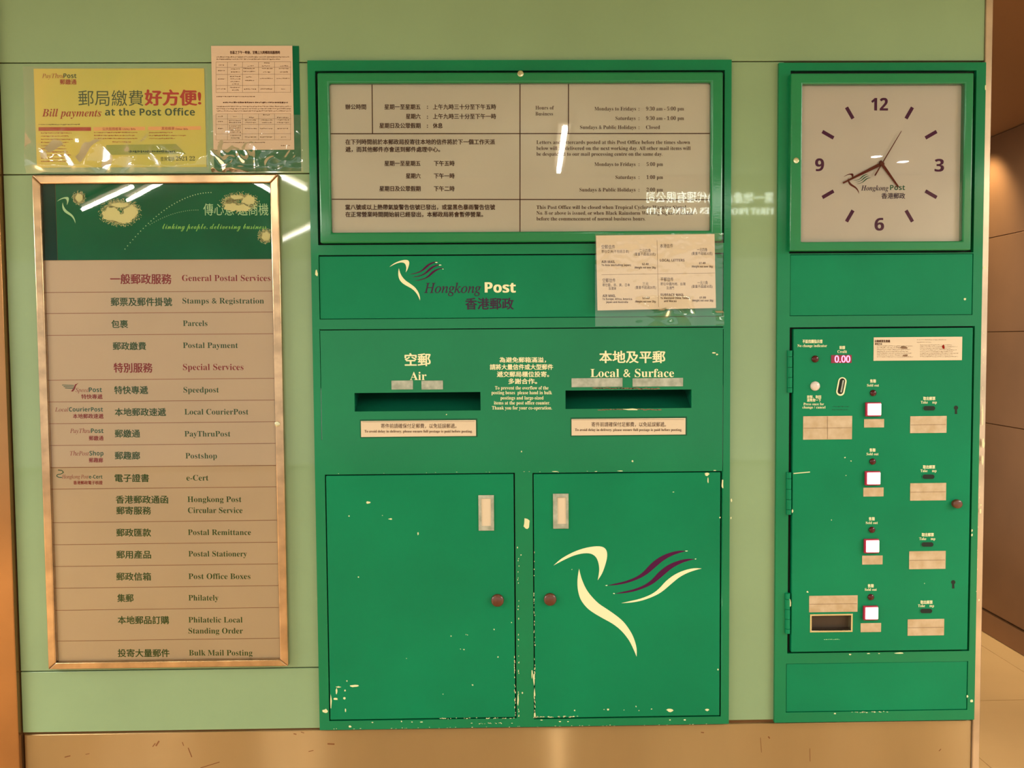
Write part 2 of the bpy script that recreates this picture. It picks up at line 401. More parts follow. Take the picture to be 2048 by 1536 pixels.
for (x, yy, l, a, wd) in [(315, 1487, 12, -1.0, 3), (308, 1490, 9, -.9, 2), (380, 1505, 20, 1.2, 2), (366, 1488, 8, 1.2, 1.5), (135, 1513, 12, -.25, 2), (175, 1508, 8, -.2, 1.2), (662, 1488, 14, .05, 3), (420, 1530, 40, -.3, 1.6), (590, 1468, 6, .2, 2), (622, 1502, 10, -.2, 1.5), (605, 1465, 7, .3, 1.4), (1538, 1475, 5, 1, 2.4), (1522, 1490, 30, 1.5, 1), (1620, 1510, 26, 1.55, 1), (1405, 1465, 6, .1, 2), (1880, 1500, 6, -.8, 1.6)]:
    SC_.append(strokes([((x-l/2*math.cos(a), yy-l/2*math.sin(a)), (x+l/2*math.cos(a), yy+l/2*math.sin(a)))], wd, -.0095))
obj('scuff_marks', join(SC_), 'scuff', bs, kind='stuff')
wl = box('wall_left', (-2.6, 0, LE-.002, 2.58), -.03, .0, 'steel_col', kind='structure', bevel=.002)
tr = box('trim_1', (RE+.0005, 0, RE+.0195, 2.58), -.016, .25, 'corner', kind='structure', bevel=.002)
# corridor on the right
WX = 2.56
wr = box('wall_right', (WX+.012, 0, WX+.2, 2.58), -.35, 4.2, 'grout', kind='structure')
zr = [.12, 1.10, 1.575, 2.06, 2.575]
for i in range(4):
    for (ya, yb_) in ((-.35, 1.42), (1.42, 4.2)):
        box('wall_panel', (WX, zr[i]+.002, WX+.012, zr[i+1]-.002), ya+.002, yb_-.002, 'steel_side', wr, bevel=.001)
box('baseboard_right', (WX-.012, 0.002, WX+.011, .115), -.35, 4.2, 'steel_side', kind='structure', bevel=.002)
fl = box('floor', (-6, -.05, 6, -.006), -9, 4.3, 'grout', kind='structure')
tx = [WX-.13-.66*k for k in range(0, 13)]
ty = [-8.4, -7.2, -6.0, -4.8, -3.6, -2.4, -1.09, .11, 1.35, 2.6, 4.2]
tv, tf_ = boxv(tx[1]+.0015, -.006, tx[0]-.0015, 0, 0, 1)
for i in range(len(tx)-1):
    for j in range(len(ty)-1):
        box('floor_tile', (tx[i+1]+.0015, -.006, tx[i]-.0015, 0), ty[j]+.0015, ty[j+1]-.0015, 'tile', fl)
box('floor_tile', (tx[0]+.0015, -.006, WX, 0), -.35, 4.2, 'tile', fl)
box('floor_tile', (tx[0]+.0015, -.006, 5.9, 0), -8.4, -.353, 'tile', fl)
ce = box('ceiling', (-6, 2.581, 6, 2.65), -9, -.01, 'ceilpale', kind='structure')
c2 = box('ceiling_corridor', (RE, 2.581, WX+.2, 2.65), -.01, 4.3, 'ceil', kind='structure')
# bw = box('wall_back', (-4.2, 0, 3.2, 2.58), -8.9, -8.75, 'dark', kind='structure')
ew = box('wall_end', (RE, 0, WX+.2, 2.58), 4.2, 4.3, 'steel_side', kind='structure')
# what the glass mirrors: the shop opposite and the ceiling lamps
sf = thing('shop_fascia', 'cream shop fascia opposite, mirrored in the notice board glass', 'sign', (1.6, -3.36, 2.2))
box('fascia_board', (-.35, 2.16, 3.4, 2.57), -3.42, -3.34, 'shop', sf)
def back_text(s, px0, px1, b, h, st, mt, nm):
    """mirrored in the glass between those pixels; the sign itself faces the wall"""
    def Q(px, py):
        d = fw + r2*((px-CX)/F) - u2*((py-CY)/F); t = (D+3.335)/d.y
        return Vector((d.x*t, -3.335, H+d.z*t))
    v, f = glyphs(s, st); lo, hi = refh(st); a0 = min(a[0] for a in v); a1 = max(a[0] for a in v)
    A0, A1 = Q(px1, b), Q(px0, b); hh = Q(px0, b-h).z-A1.z
    vs = [Vector((A0.x+(A1.x-A0.x)*(q[0]-a0)/(a1-a0), -3.335, (A0.z+A1.z)/2+hh*(q[1]-lo)/(hi-lo))) for q in v]
    return obj(nm, (vs, f), mt, sf)
back_text('第一地產(物業)代理有限公司', 1290, 1545, 408, 21, 'hanb', 'sign', 'sign_lettering')
back_text('FIRST PROPERTIES (PTY) AGENCY LTD'.replace('(PTY) ', ''), 1290, 1545, 430, 12, 'serif', 'sign', 'sign_lettering')
def tube(a, b, lab, r=.014):
    a, b = Vector(a), Vector(b); mid = (a+b)/2
    t = thing('ceiling_light', lab, 'lamp', mid+Vector((0, 0, .05)), 'fluorescent ceiling lights')
    d = (b-a).normalized(); s = Vector((0, 0, 1)); q = d.cross(s); n = 10
    V = [e+q*r*math.cos(2*math.pi*i/n)+s*r*math.sin(2*math.pi*i/n) for e in (a, b) for i in range(n)]
    obj('tube', (V, [(i, (i+1) % n, n+(i+1) % n, n+i) for i in range(n)]+[tuple(range(n)), tuple(range(2*n-1, n-1, -1))]), 'lamp', t)
    w_ = .03; V = [e+q*w_*k+s*z for e in (a, b) for z in (.022, .05) for k in (-1, 1)]
    obj('batten', (V, [(0, 1, 3, 2), (4, 6, 7, 5), (0, 4, 5, 1), (2, 3, 7, 6), (0, 2, 6, 4), (1, 5, 7, 3)]), 'paper', t)
def mirrored(px, py, z=2.52):
    d = fw + r2*((px-CX)/F) - u2*((py-CY)/F); t = (z-H)/d.z; p = Vector((d.x*t, d.y*t, z))   # from camera to the virtual lamp
    return (p.x, -(p.y-D), z)
TB = [((1128, 262), (1116, 346), 'fluorescent tube mirrored as a white bar in the notice board glass'),
      ((172, 420), (270, 376), 'fluorescent tube mirrored in the directory header, lower streak'),
      ((262, 402), (330, 366), 'fluorescent tube mirrored in the directory header, upper streak'),
      ((536, 340), (612, 378), 'fluorescent tube mirrored in the wall panel beside the directory corner'),
      ((562, 482), (640, 446), 'fluorescent tube mirrored low in the wall panel beside the cabinet'),
      ((470, 340), (545, 384), 'fluorescent tube mirrored at the directory header top edge')]
for a, b, lab in TB:
    tube(mirrored(*a), mirrored(*b), lab)
for px, py in ((1743, 322), (1795, 332)):
    p = mirrored(px, py, 2.56)
    t = thing('downlight', 'round downlight mirrored in the clock glass, ' + ('beside the hand pivot' if px < 1750 else 'towards the three'), 'lamp', (p[0], p[1], 2.57), 'downlights mirrored in the clock')
    V = [(p[0]+r*math.cos(2*math.pi*i/20), p[1]+r*math.sin(2*math.pi*i/20), z) for r, z in ((.05, 2.58), (.05, 2.57), (.032, 2.57)) for i in range(20)]
    obj('trim_ring', (V, [(k*20+i, k*20+(i+1) % 20, (k+1)*20+(i+1) % 20, (k+1)*20+i) for k in (0, 1) for i in range(20)]), 'paper', t)
    obj('lens', ([(p[0]+.032*math.cos(2*math.pi*i/20), p[1]+.032*math.sin(2*math.pi*i/20), 2.571) for i in range(20)], [tuple(range(20))]), 'down', t)
sl = bpy.data.lights.new('corridor_spot', 'SPOT'); sl.energy = 120; sl.spot_size = 1.5; sl.spot_blend = .8; sl.color = (1, .85, .6); sl.shadow_soft_size = .04
so = bpy.data.objects.new('corridor_spot', sl); COL.objects.link(so); so.location = (2.34, 2.28, 2.57); so.rotation_euler = (0, -.5, 0)
# ------------------------------------------------------------------ yellow poster
FILM_SEED = [0]
def film(name, x0, y0, x1, y1, y, parent, amp, zone, label='clear wrinkled plastic sleeve'):
    """clear plastic sleeve, crumpled in the rows selected by zone(u, v)"""
    FILM_SEED[0] += 7; nx, nz = 90, 64; V = []
    r = R(x0, y0, x1, y1, y)
    for j in range(nz+1):
        for i in range(nx+1):
            u, v = i/nx, j/nz
            q = Vector((u*5*(x1-x0)/(y1-y0), v*5, FILM_SEED[0]))
            rg = 1-abs(noise.noise(q*1.0))*2.2
            a = amp*zone(u, v)
            V.append((r[0]+(r[2]-r[0])*u, y-.0015-a*max(0, .5+.5*rg)-.0002*noise.noise(q*4), r[3]+(r[1]-r[3])*v))
    return obj(name, (V, [(j*(nx+1)+i, j*(nx+1)+i+1, (j+1)*(nx+1)+i+1, (j+1)*(nx+1)+i) for j in range(nz) for i in range(nx)]), 'film', parent, smooth=True, label=label)
YW = -.012
po = thing('poster', 'yellow bill payment poster in wrinkled plastic on the pale green wall', 'poster', P(240, 334, YW))
Y1 = YW-.0015
box('sheet', R4((68, 139), (410, 135), (411, 334), (73, 335), Y1), Y1, YW-.0002, 'yellow', po)
letters([('PayThru', 84, 127, 156, 8.5, 'ital')], Y1, 'red', po)
letters([('Post', 127, 153, 156, 9, 'bold'), ], Y1, 'darkgreen', po)
letters([('郵繳通', 120, 153, 169, 10, 'hanb')], Y1, 'red', po)
letters([('郵局繳費', 157, 287, 212, 30, 'han')], Y1, 'darkgreen', po)
letters([('好方便!', 290, 401, 211, 30, 'hanb'), ('好方便!', 291, 402, 211, 29, 'hanb')], Y1, 'redbright', po)
letters([('Bill payments', 84, 203, 233, 15, 'bital')], Y1, 'red', po)
letters([('at the Post Office', 210, 390, 231, 14, 'bold')], Y1, 'darkgreen', po)
Yp = Y1-.0003
obj('colour_bar', join([strokes([((77, 258), (182, 258))], 7, Yp)]), 'redbright', po, label='red printed bar')
obj('colour_bar', join([strokes([((187, 258), (290, 257))], 7, Yp), strokes([((296, 257), (402, 256))], 7, Yp)]), 'peach', po, label='peach printed bars')
obj('colour_bar', poly([(213, 290), (352, 288), (372, 308), (205, 310)], Yp), 'olive', po, label='olive printed band')
letters([('公共服務帳單', 205, 243, 261, 6, 'han'), ('Utility Bills', 245, 271, 260, 4, 'sans'), ('其他帳單', 323, 349, 260, 6, 'han'), ('Other Bills', 351, 376, 260, 4, 'sans')], Y1-.0002, 'red', po)
greek([(77, 160, 249)], Yp, 'ink', po)
greek([(82, 138-random.uniform(-8, 8), 266+k*6.3) for k in range(10)] + [(188, 265+random.uniform(-6, 14), 265+k*6) for k in range(3)] + [(225, 262, 284), (298, 345, 265), (298, 372, 271), (298, 350, 277)], Yp, 'red', po)
greek([(257, 350, 303)], Yp-.0002, 'darkgreen', po, wd=4)
letters([('查詢電話', 321, 349, 322, 8, 'han'), ('2921 22', 352, 390, 321, 8, 'serif')], Y1, 'darkgreen', po)
def zp(u, v):
    a = max(0, (v-.55)/.45)
    return .0015 + a*(.35+.65*max(0, math.cos(u*14+1.5))) if v > .55 else .0015
film('plastic_sleeve', 50, 133, 417, 346, Y1-.0006, po, .0105, lambda u, v: max(.02, min(1, (v-.55)*3.2))*min(1, (1-v)*14+.1))
# ------------------------------------------------------------------ typed notice
no = thing('notice', 'white typed timetable notice on dark green card above the directory', 'notice', P(512, 343, YW))
box('backing_card', R4((424, 93), (599, 91), (601, 341), (427, 344), Y1), Y1, YW-.0002, 'backgreen', no)
Y2 = Y1-.001
box('sheet', R4((423, 92), (586, 91), (587, 299), (426, 300), Y2), Y2, Y1-.0001, 'paper2', no)
letters([('各區之下午一時後、至晚上九時郵政局服務時間表'[:20], 460, 560, 108, 6, 'hanb')], Y2, 'ink', no)
rows = [(433, 578, 114), (433, 560, 118.5), (528, 540, 126), (437, 448, 130), (468, 474, 130), (495, 508, 132), (524, 540, 132), (560, 576, 132),
        (436, 450, 141), (462, 480, 138), (462, 480, 144), (487, 510, 137), (487, 510, 143), (524, 545, 137), (526, 542, 144), (558, 578, 137), (560, 576, 144),
        (436, 450, 158), (460, 481, 153), (461, 481, 158), (461, 479, 163), (464, 478, 168), (492, 504, 154), (490, 508, 161), (520, 545, 157), (553, 580, 157),
        (434, 452, 178), (460, 480, 175), (464, 478, 180), (488, 513, 178), (520, 545, 178), (562, 570, 178), (433, 510, 193),
        (433, 582, 213), (433, 582, 217.5), (433, 582, 222), (436, 446, 233), (466, 474, 233), (498, 508, 235), (526, 540, 230), (554, 577, 235),
        (436, 446, 243), (458, 482, 241), (458, 482, 245), (490, 512, 240), (490, 512, 245), (522, 545, 240), (524, 544, 245), (554, 578, 240), (554, 578, 245),
        (436, 446, 257), (458, 482, 252), (458, 482, 256), (458, 482, 260), (458, 482, 264), (490, 514, 257), (520, 545, 257), (555, 576, 257),
        (460, 482, 271), (462, 480, 276), (490, 514, 274), (520, 545, 274), (562, 572, 274), (436, 530, 285), (562, 580, 291)]
greek(rows, Y2-.0003, 'inkfade', no, wd=1.7)
greek([(446, 576, 205)], Y2-.0003, 'ink', no, wd=2.6)
gl = []
for yy in (124, 135, 149, 171, 185, 228, 238, 249, 268, 280): gl.append(((432, yy), (582, yy-.5)))
for xx in (432, 455, 485, 517, 549, 581): gl += [((xx, 124), (xx, 185)), ((xx, 228), (xx, 280))]
obj('table_rules', strokes(gl, .5, Y2-.0003), 'inkfade', no)
film('plastic_sleeve', 423, 230, 606, 345, Y2-.0005, no, .014, lambda u, v: min(1, max(.05, (v-.35)*2.5))*(1 if u < .5 else .45)*min(1, (1-v)*12+.1))
# ------------------------------------------------------------------ directory board
db = thing('directory_board', 'tall steel framed directory listing postal services under a green header', 'sign', P(330, 1336, YW))
fo = R4((62, 353), (556, 345), (577, 1335), (97, 1337), -.03); fi = R4((84, 369), (541, 364), (558, 1321), (108, 1323), -.03)
def mitre(k):
    (a, b, c, d), (e, f_, g_, h) = fo, fi
    O = [(a, b), (c, b), (c, d), (a, d)]; I = [(e, f_), (g_, f_), (g_, h), (e, h)]
    i, j = k, (k+1) % 4; V = []
    for y in (-.03, YW+.0003):
        for q in (O[i], O[j], I[j], I[i]): V.append((q[0], y, q[1]))
    return V, [(0, 1, 2, 3), (7, 6, 5, 4), (0, 4, 5, 1), (1, 5, 6, 2), (2, 6, 7, 3), (3, 7, 4, 0)]
for k in range(4): obj('frame_rail', mitre(k), 'frame', db, bevel=.003, seg=3)
YB = -.0165
box('backing', (fi[0]-.001, fi[1]-.001, fi[2]+.001, fi[3]+.001), YB+.0012, YW, 'rust', db)
hr = R(113, 371, 545, 519, YB); hr = (hr[0], hr[1], fi[2], fi[3])
hd = box('header_panel', hr, YB, YB+.001, 'header', db)
box('header_recess', (fi[0], hr[1], hr[0]-.001, fi[3]), YB+.0006, YB+.001, 'headshade', db)  # dark green colour paints the shade of the recess beside the header
emblem(114, 394, .24, YB, hd, body='mint', stripes=False, sk=.92)
letters([('傳心意 遞商機', 407, 537, 431, 23, 'han')], YB, 'mint', hd)
letters([('linking people. delivering business', 325, 533, 458, 11, 'script')], YB, 'lime', hd)
dots = []
for k in range(34):
    t = k/33; x = 250+172*t; yy = 498-113*(1-(1-t)**1.9)
    c = P(x, yy, YB-.0004); rr = .0014
    dots.append(([c+Vector((rr*math.cos(a*math.pi/3), 0, rr*math.sin(a*math.pi/3))) for a in range(6)], [tuple(range(6))]))
for k in range(24):
    t = k/23; x = 300+96*t; yy = 449-29*(1-(1-t)**2)
    c = P(x, yy, YB-.0004); rr = .0009
    dots.append(([c+Vector((rr*math.cos(a*math.pi/3), 0, rr*math.sin(a*math.pi/3))) for a in range(6)], [tuple(range(6))]))
obj('dotted_arc', join(dots), 'mint', hd)
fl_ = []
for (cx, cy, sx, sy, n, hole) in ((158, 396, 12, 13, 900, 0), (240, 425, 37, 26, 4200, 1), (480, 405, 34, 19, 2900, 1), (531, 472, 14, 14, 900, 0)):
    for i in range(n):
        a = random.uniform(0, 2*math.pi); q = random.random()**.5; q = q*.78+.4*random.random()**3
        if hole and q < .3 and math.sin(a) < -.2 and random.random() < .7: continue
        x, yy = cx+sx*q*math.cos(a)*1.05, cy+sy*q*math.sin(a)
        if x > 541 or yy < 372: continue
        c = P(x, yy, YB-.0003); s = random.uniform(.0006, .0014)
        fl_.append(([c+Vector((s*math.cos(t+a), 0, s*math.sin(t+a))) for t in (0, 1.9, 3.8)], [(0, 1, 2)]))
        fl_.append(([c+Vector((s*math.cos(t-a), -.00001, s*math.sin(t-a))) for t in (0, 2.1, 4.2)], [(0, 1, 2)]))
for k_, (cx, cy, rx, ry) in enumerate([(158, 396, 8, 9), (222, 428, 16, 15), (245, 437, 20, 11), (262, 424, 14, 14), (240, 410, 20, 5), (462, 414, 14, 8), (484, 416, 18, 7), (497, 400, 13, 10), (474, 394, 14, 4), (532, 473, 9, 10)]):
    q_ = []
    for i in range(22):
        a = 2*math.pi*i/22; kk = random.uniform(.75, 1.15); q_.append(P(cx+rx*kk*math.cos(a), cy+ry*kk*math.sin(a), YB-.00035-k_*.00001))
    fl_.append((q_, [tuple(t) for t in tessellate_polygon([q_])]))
obj('cream_speckle', join(fl_), 'speckle', hd, kind='stuff')  # cream speckled patches with ragged edges on the header panel
ys = [519, 583.5, 625.5, 669, 758.5, 802, 845.5, 889, 933, 976, 1043, 1087, 1130.5, 1174, 1218, 1279.5, 1322]
T = {0: [('一般郵政服務', 221, 343, 568, 19, 'hanb', 'red'), ('General Postal Services', 364, 541, 562, 12, 'serif', 'red')],
     1: [('郵票及郵件掛號', 222, 344, 612, 16, 'hanb', 'greenink'), ('Stamps & Registration', 365, 528, 607, 11, 'serif', 'greenink')],
     2: [('包裹', 223, 256, 656, 15, 'hanb', 'greenink'), ('Parcels', 366, 415, 652, 11, 'serif', 'greenink')],
     3: [('郵政繳費', 226, 292, 700, 15, 'hanb', 'greenink'), ('Postal Payment', 366, 476, 696, 11, 'serif', 'greenink'),
         ('特別服務', 228, 305, 745, 18, 'hanb', 'red'), ('Special Services', 366, 487, 740, 12, 'serif', 'red')],
     4: [('特快專遞', 229, 296, 788, 15, 'hanb', 'greenink'), ('Speedpost', 367, 438, 785, 11, 'serif', 'greenink'),
         ('Speed', 151, 178, 784, 8, 'ital', 'red'), ('Post', 178, 204, 784, 9, 'bold', 'postgreen'), ('特快專遞', 163, 205, 798, 9, 'hanb', 'red')],
     5: [('本地郵政速遞', 230, 332, 832, 15, 'hanb', 'greenink'), ('Local CourierPost', 369, 497, 829, 11, 'serif', 'greenink'),
         ('Local', 110, 137, 823, 8, 'ital', 'red'), ('CourierPost', 138, 206, 823, 8.5, 'bold', 'postgreen'), ('本地郵政速遞', 146, 207, 837, 9, 'hanb', 'red')],
     6: [('郵繳通', 230, 280, 875, 15, 'hanb', 'greenink'), ('PayThruPost', 369, 461, 873, 11, 'serif', 'greenink'),
         ('PayThru', 140, 181, 866, 8.5, 'ital', 'red'), ('Post', 182, 207, 866, 9, 'bold', 'postgreen'), ('郵繳通', 178, 207, 881, 9, 'hanb', 'red')],
     7: [('郵趣廊', 230, 280, 919, 15, 'hanb', 'greenink'), ('Postshop', 371, 434, 917, 11, 'serif', 'greenink'),
         ('ThePost', 140, 178, 911, 8.5, 'ital', 'red'), ('Shop', 179, 207, 911, 9, 'bold', 'postgreen'), ('郵趣廊', 178, 206, 925, 9, 'hanb', 'red')],
     8: [('電子證書', 230, 298, 964, 15, 'hanb', 'greenink'), ('e-Cert', 373, 417, 961, 11, 'serif', 'greenink'),
         ('Hongkong Post', 124, 177, 957, 7.5, 'ital', 'red'), ('e-Cert', 178, 205, 957, 7, 'bold', 'postgreen'), ('香港郵政電子核證', 147, 205, 969, 7, 'hanb', 'red')],
     9: [('香港郵政通函', 232, 336, 1007, 15, 'hanb', 'greenink'), ('郵寄服務', 233, 302, 1029, 15, 'hanb', 'greenink'), ('Hongkong Post', 375, 483, 1004, 11, 'serif', 'greenink'), ('Circular Service', 376, 485, 1026, 11, 'serif', 'greenink')],
     10: [('郵政匯款', 233, 302, 1073, 15, 'hanb', 'greenink'), ('Postal Remittance', 376, 502, 1070, 11, 'serif', 'greenink')],
     11: [('郵用產品', 233, 302, 1117, 15, 'hanb', 'greenink'), ('Postal Stationery', 377, 494, 1113, 11, 'serif', 'greenink')],
     12: [('郵政信箱', 233, 302, 1161, 15, 'hanb', 'greenink'), ('Post Office Boxes', 377, 501, 1158, 11, 'serif', 'greenink')],
     13: [('集郵', 235, 267, 1204, 15, 'hanb', 'greenink'), ('Philately', 377, 437, 1201, 11, 'serif', 'greenink')],
     14: [('本地郵品訂購', 236, 338, 1248, 15, 'hanb', 'greenink'), ('Philatelic Local', 377, 485, 1245, 11, 'serif', 'greenink'), ('Standing Order', 377, 486, 1267, 11, 'serif', 'greenink')],
     15: [('投寄大量郵件', 236, 339, 1314, 15, 'hanb', 'greenink'), ('Bulk Mail Posting', 378, 505, 1311, 11, 'serif', 'greenink')]}
for k in range(16):
    za, zb_ = P(325, ys[k], YB).z, P(325, ys[k+1], YB).z
    st_ = box('name_strip', (fi[0], max(zb_+.0008, fi[1]), fi[2], min(za-.0008, fi[3])), YB, YB+.001, 'strip', db)
    bymat = {}
    for r_ in T[k]: bymat.setdefault(r_[6], []).append(r_[:6])
    for mt, rr in bymat.items(): letters(rr, YB, mt, st_)
    if k == 4:
        obj('wing_mark', join([strokes([((124+3*i, 770+3*i), (148, 771+3*i))], 1.3, YB-.0004) for i in range(3)]), 'postgreen', st_)
        obj('wing_mark', poly([(157, 766), (150, 769), (147, 776), (142, 783), (146, 783), (150, 778), (152, 771)], YB-.0004), 'red', st_)
    if k == 8:
        pts = [(116, 940), (124, 941), (127, 945), (122, 948), (115, 949), (113, 952), (118, 955), (124, 955)]
        obj('swirl_mark', join([strokes([(pts[i], pts[i+1])], 1.6, YB-.0004) for i in range(7)]), 'postgreen', st_)
box('glass_pane', (fi[0]+.0005, fi[1]+.0005, fi[2]-.0005, fi[3]-.0005), -.0235, -.0225, 'glass', db)
def lock(cx, cy, r, y, parent, name='lock'):
    c = P(cx, cy, y); rr = r/760
    return obj(name, join([disc(c.x, c.z, rr, y-.0015, y+.002, .0006, 16), disc(c.x, c.z, rr*.45, y-.0026, y, 0, 12)]), 'screw', parent)
lock(555, 848, 5, -.03, db)
# ------------------------------------------------------------------ posting cabinet
YF = -.022
pc = thing('posting_cabinet', 'large green metal posting cabinet with two letter slots and two doors', 'postbox', P(1050, 1454, YF))
po_ = R4((614, 121), (1463, 119), (1458, 1448), (640, 1460), YF)
hc = R(633, 141, 1449, 488, YF); hl = R(638, 508, 1447, 636, YF)
hA = R(709, 785, 961, 822, YF); hB = R(1131, 780, 1383, 817, YF)
gt = R(640, 656, 1447, 658, YF); gl1 = R(641, 658, 642.2, 880, YF); gl2 = R(1445.5, 658, 1446.7, 942, YF)
gt = (gt[0], gt[1], gt[2], gt[3])
d1 = R4((649, 949), (1029, 946), (1034, 1440), (659, 1439), YF); d2 = R4((1065, 946), (1447, 942), (1438, 1434), (1068, 1438), YF)
pl = obj('front_plate', plate(po_, [hc, hl, gt, gl1, gl2, hA, hB, d1, d2], YF, -.010), 'green_frame', pc, bevel=.004, seg=4)
box('body', (po_[0]+.004, po_[1]+.004, po_[2]-.004, d1[3]+.002), -.0080, .06, 'gap', pc)
box('body', (po_[0]+.004, hA[3]+.012, po_[2]-.004, po_[3]-.004), -.0080, .06, 'gap', pc)
def slot(h):
    """chute behind a letter slot: side cheeks, roof and a sloping flap"""
    a, b, c, d = h
    V = [(a, YF+.012, d), (c, YF+.012, d), (c, .05, d+.004), (a, .05, d+.004),
         (a, YF+.012, b), (c, YF+.012, b), (c, .05, d+.004), (a, .05, d+.004)]
    V = [(a, -.0105, b), (c, -.0105, b), (c, .085, d+.003), (a, .085, d+.003)]
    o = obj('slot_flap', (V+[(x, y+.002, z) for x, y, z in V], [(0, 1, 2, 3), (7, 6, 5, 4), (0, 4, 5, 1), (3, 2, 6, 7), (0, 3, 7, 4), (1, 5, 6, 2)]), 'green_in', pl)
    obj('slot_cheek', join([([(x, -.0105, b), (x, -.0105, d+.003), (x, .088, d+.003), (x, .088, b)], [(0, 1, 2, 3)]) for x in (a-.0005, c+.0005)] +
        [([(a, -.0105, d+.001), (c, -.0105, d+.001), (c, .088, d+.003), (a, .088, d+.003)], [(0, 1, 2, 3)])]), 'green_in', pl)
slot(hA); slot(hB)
box('body', (hA[0]-.02, hA[1]-.02, hB[2]+.02, hA[3]+.02), .09, .1, 'gap', pc)
def ppatch(name, x0, y0, x1, y1, y, parent, m_, th=.0012, label=None, tilt=0):
    r = R(x0, y0, x1, y1, y); o = box(name, r, y-th, y+.0002, m_, parent, bevel=.0004, seg=1, label=label)
    return o
YT = YF
letters([('空郵', 810, 861, 732, 24, 'hanb'), ('Air', 820, 853, 760, 16, 'serif'), ('本地及平郵', 1199, 1330, 726, 23, 'hanb'), ('Local & Surface', 1181, 1348, 754, 16, 'serif')], YT, 'cream', pl, label='cream headings above the slots')
letters([('為避免郵箱滿溢，', 999, 1092, 725, 10, 'hanb'), ('請將大量信件或大型郵件', 980, 1106, 739.5, 10.5, 'hanb'), ('遞交郵局櫃位投寄。', 994, 1098, 754, 10.5, 'hanb'), ('多謝合作。', 1017, 1074, 768, 10.5, 'hanb'),
         ('To prevent the overflow of the', 990, 1097, 779, 6.8, 'serif'), ('posting boxes  please hand in bulk', 983, 1104, 788.5, 6.8, 'serif'), ('postings and large-sized', 1001, 1087, 799, 6.8, 'serif'),
         ('items at the post office counter.', 988, 1100, 809, 6.8, 'serif'), ('Thank you for your co-operation.', 984, 1104, 819, 6.8, 'serif')], YT, 'cream', pl, label='cream printed warning between the slots')
for q in ((783, 761, 826, 779), (843, 761, 886, 779), (1143, 756, 1245, 774), (1265, 756, 1366, 773)):
    ppatch('blank_label', *q, YF, pl, 'silver')
lg = box('logo_panel', (hl[0]+.0012, hl[1]+.0012, hl[2]-.0012, hl[3]-.003), YF+.002, -.0085, 'green', pc, bevel=.0012)
YL = YF+.002
emblem(779, 520, .367, YL, lg, s3='purple', s12='purple')
chips([(873, 525, 3, 1.2), (880, 530, 3, 1.2), (886, 538, 1.6, 1)], YL-.0006, lg, 'tipcream', 'stripe_tips')
letters([('Hongkong', 848, 962, 586, 20, 'ital2')], YL, 'inkplum', lg)
letters([('Post', 969.5, 1030.5, 585, 20.5, 'bold'), ('Post', 970.7, 1031.7, 585, 20.5, 'bold')], YL, 'cream', lg)
letters([('香港郵政', 931, 1027, 619, 22, 'hanb')], YL, 'inkplum', lg)
def door(r, nm, holder, kn, cards):
    o = box('door', (r[0]+.003, r[1]+.0035, r[2]-.0035, r[3]-.003), YF-.001, -.0085, 'green', pc, bevel=.0018, seg=3, label=nm)
    Yd = YF-.001
    hx = R(*holder, Yd); ix = R(*cards, Yd)
    obj('card_holder', plate(hx, [ix], Yd-.003, Yd-.0001), 'silver', o, bevel=.0006, label='metal card holder')
    box('card', (ix[0]-.0005, ix[1]-.0005, ix[2]+.0005, ix[3]+.0005), Yd-.0012, Yd-.0001, 'paper', o)
    c = P(*kn, Yd)
    obj('knob', join([disc(c.x, c.z, .0165, Yd-.006, Yd, .005, 28)]), 'brown', o, smooth=True, label='round brown plastic knob')
    return o
dl = door(d1, 'left plain green door', (957, 990, 988, 1061), (995, 1200), (963, 997, 982, 1052))
dr = door(d2, 'right green door with the bird emblem', (1106, 987, 1137, 1057), (1100, 1198), (1115, 995, 1132, 1048))
emblem(1107, 1093, 1.0, YF-.001, dr)
chips([(1373, 1102, 3.5, 1), (1391, 1118, 2, 1), (1213, 1171, 2.5, 1), (1228, 1187, 2, 1)], YF-.0018, dr, 'tipcream', 'stripe_tips')
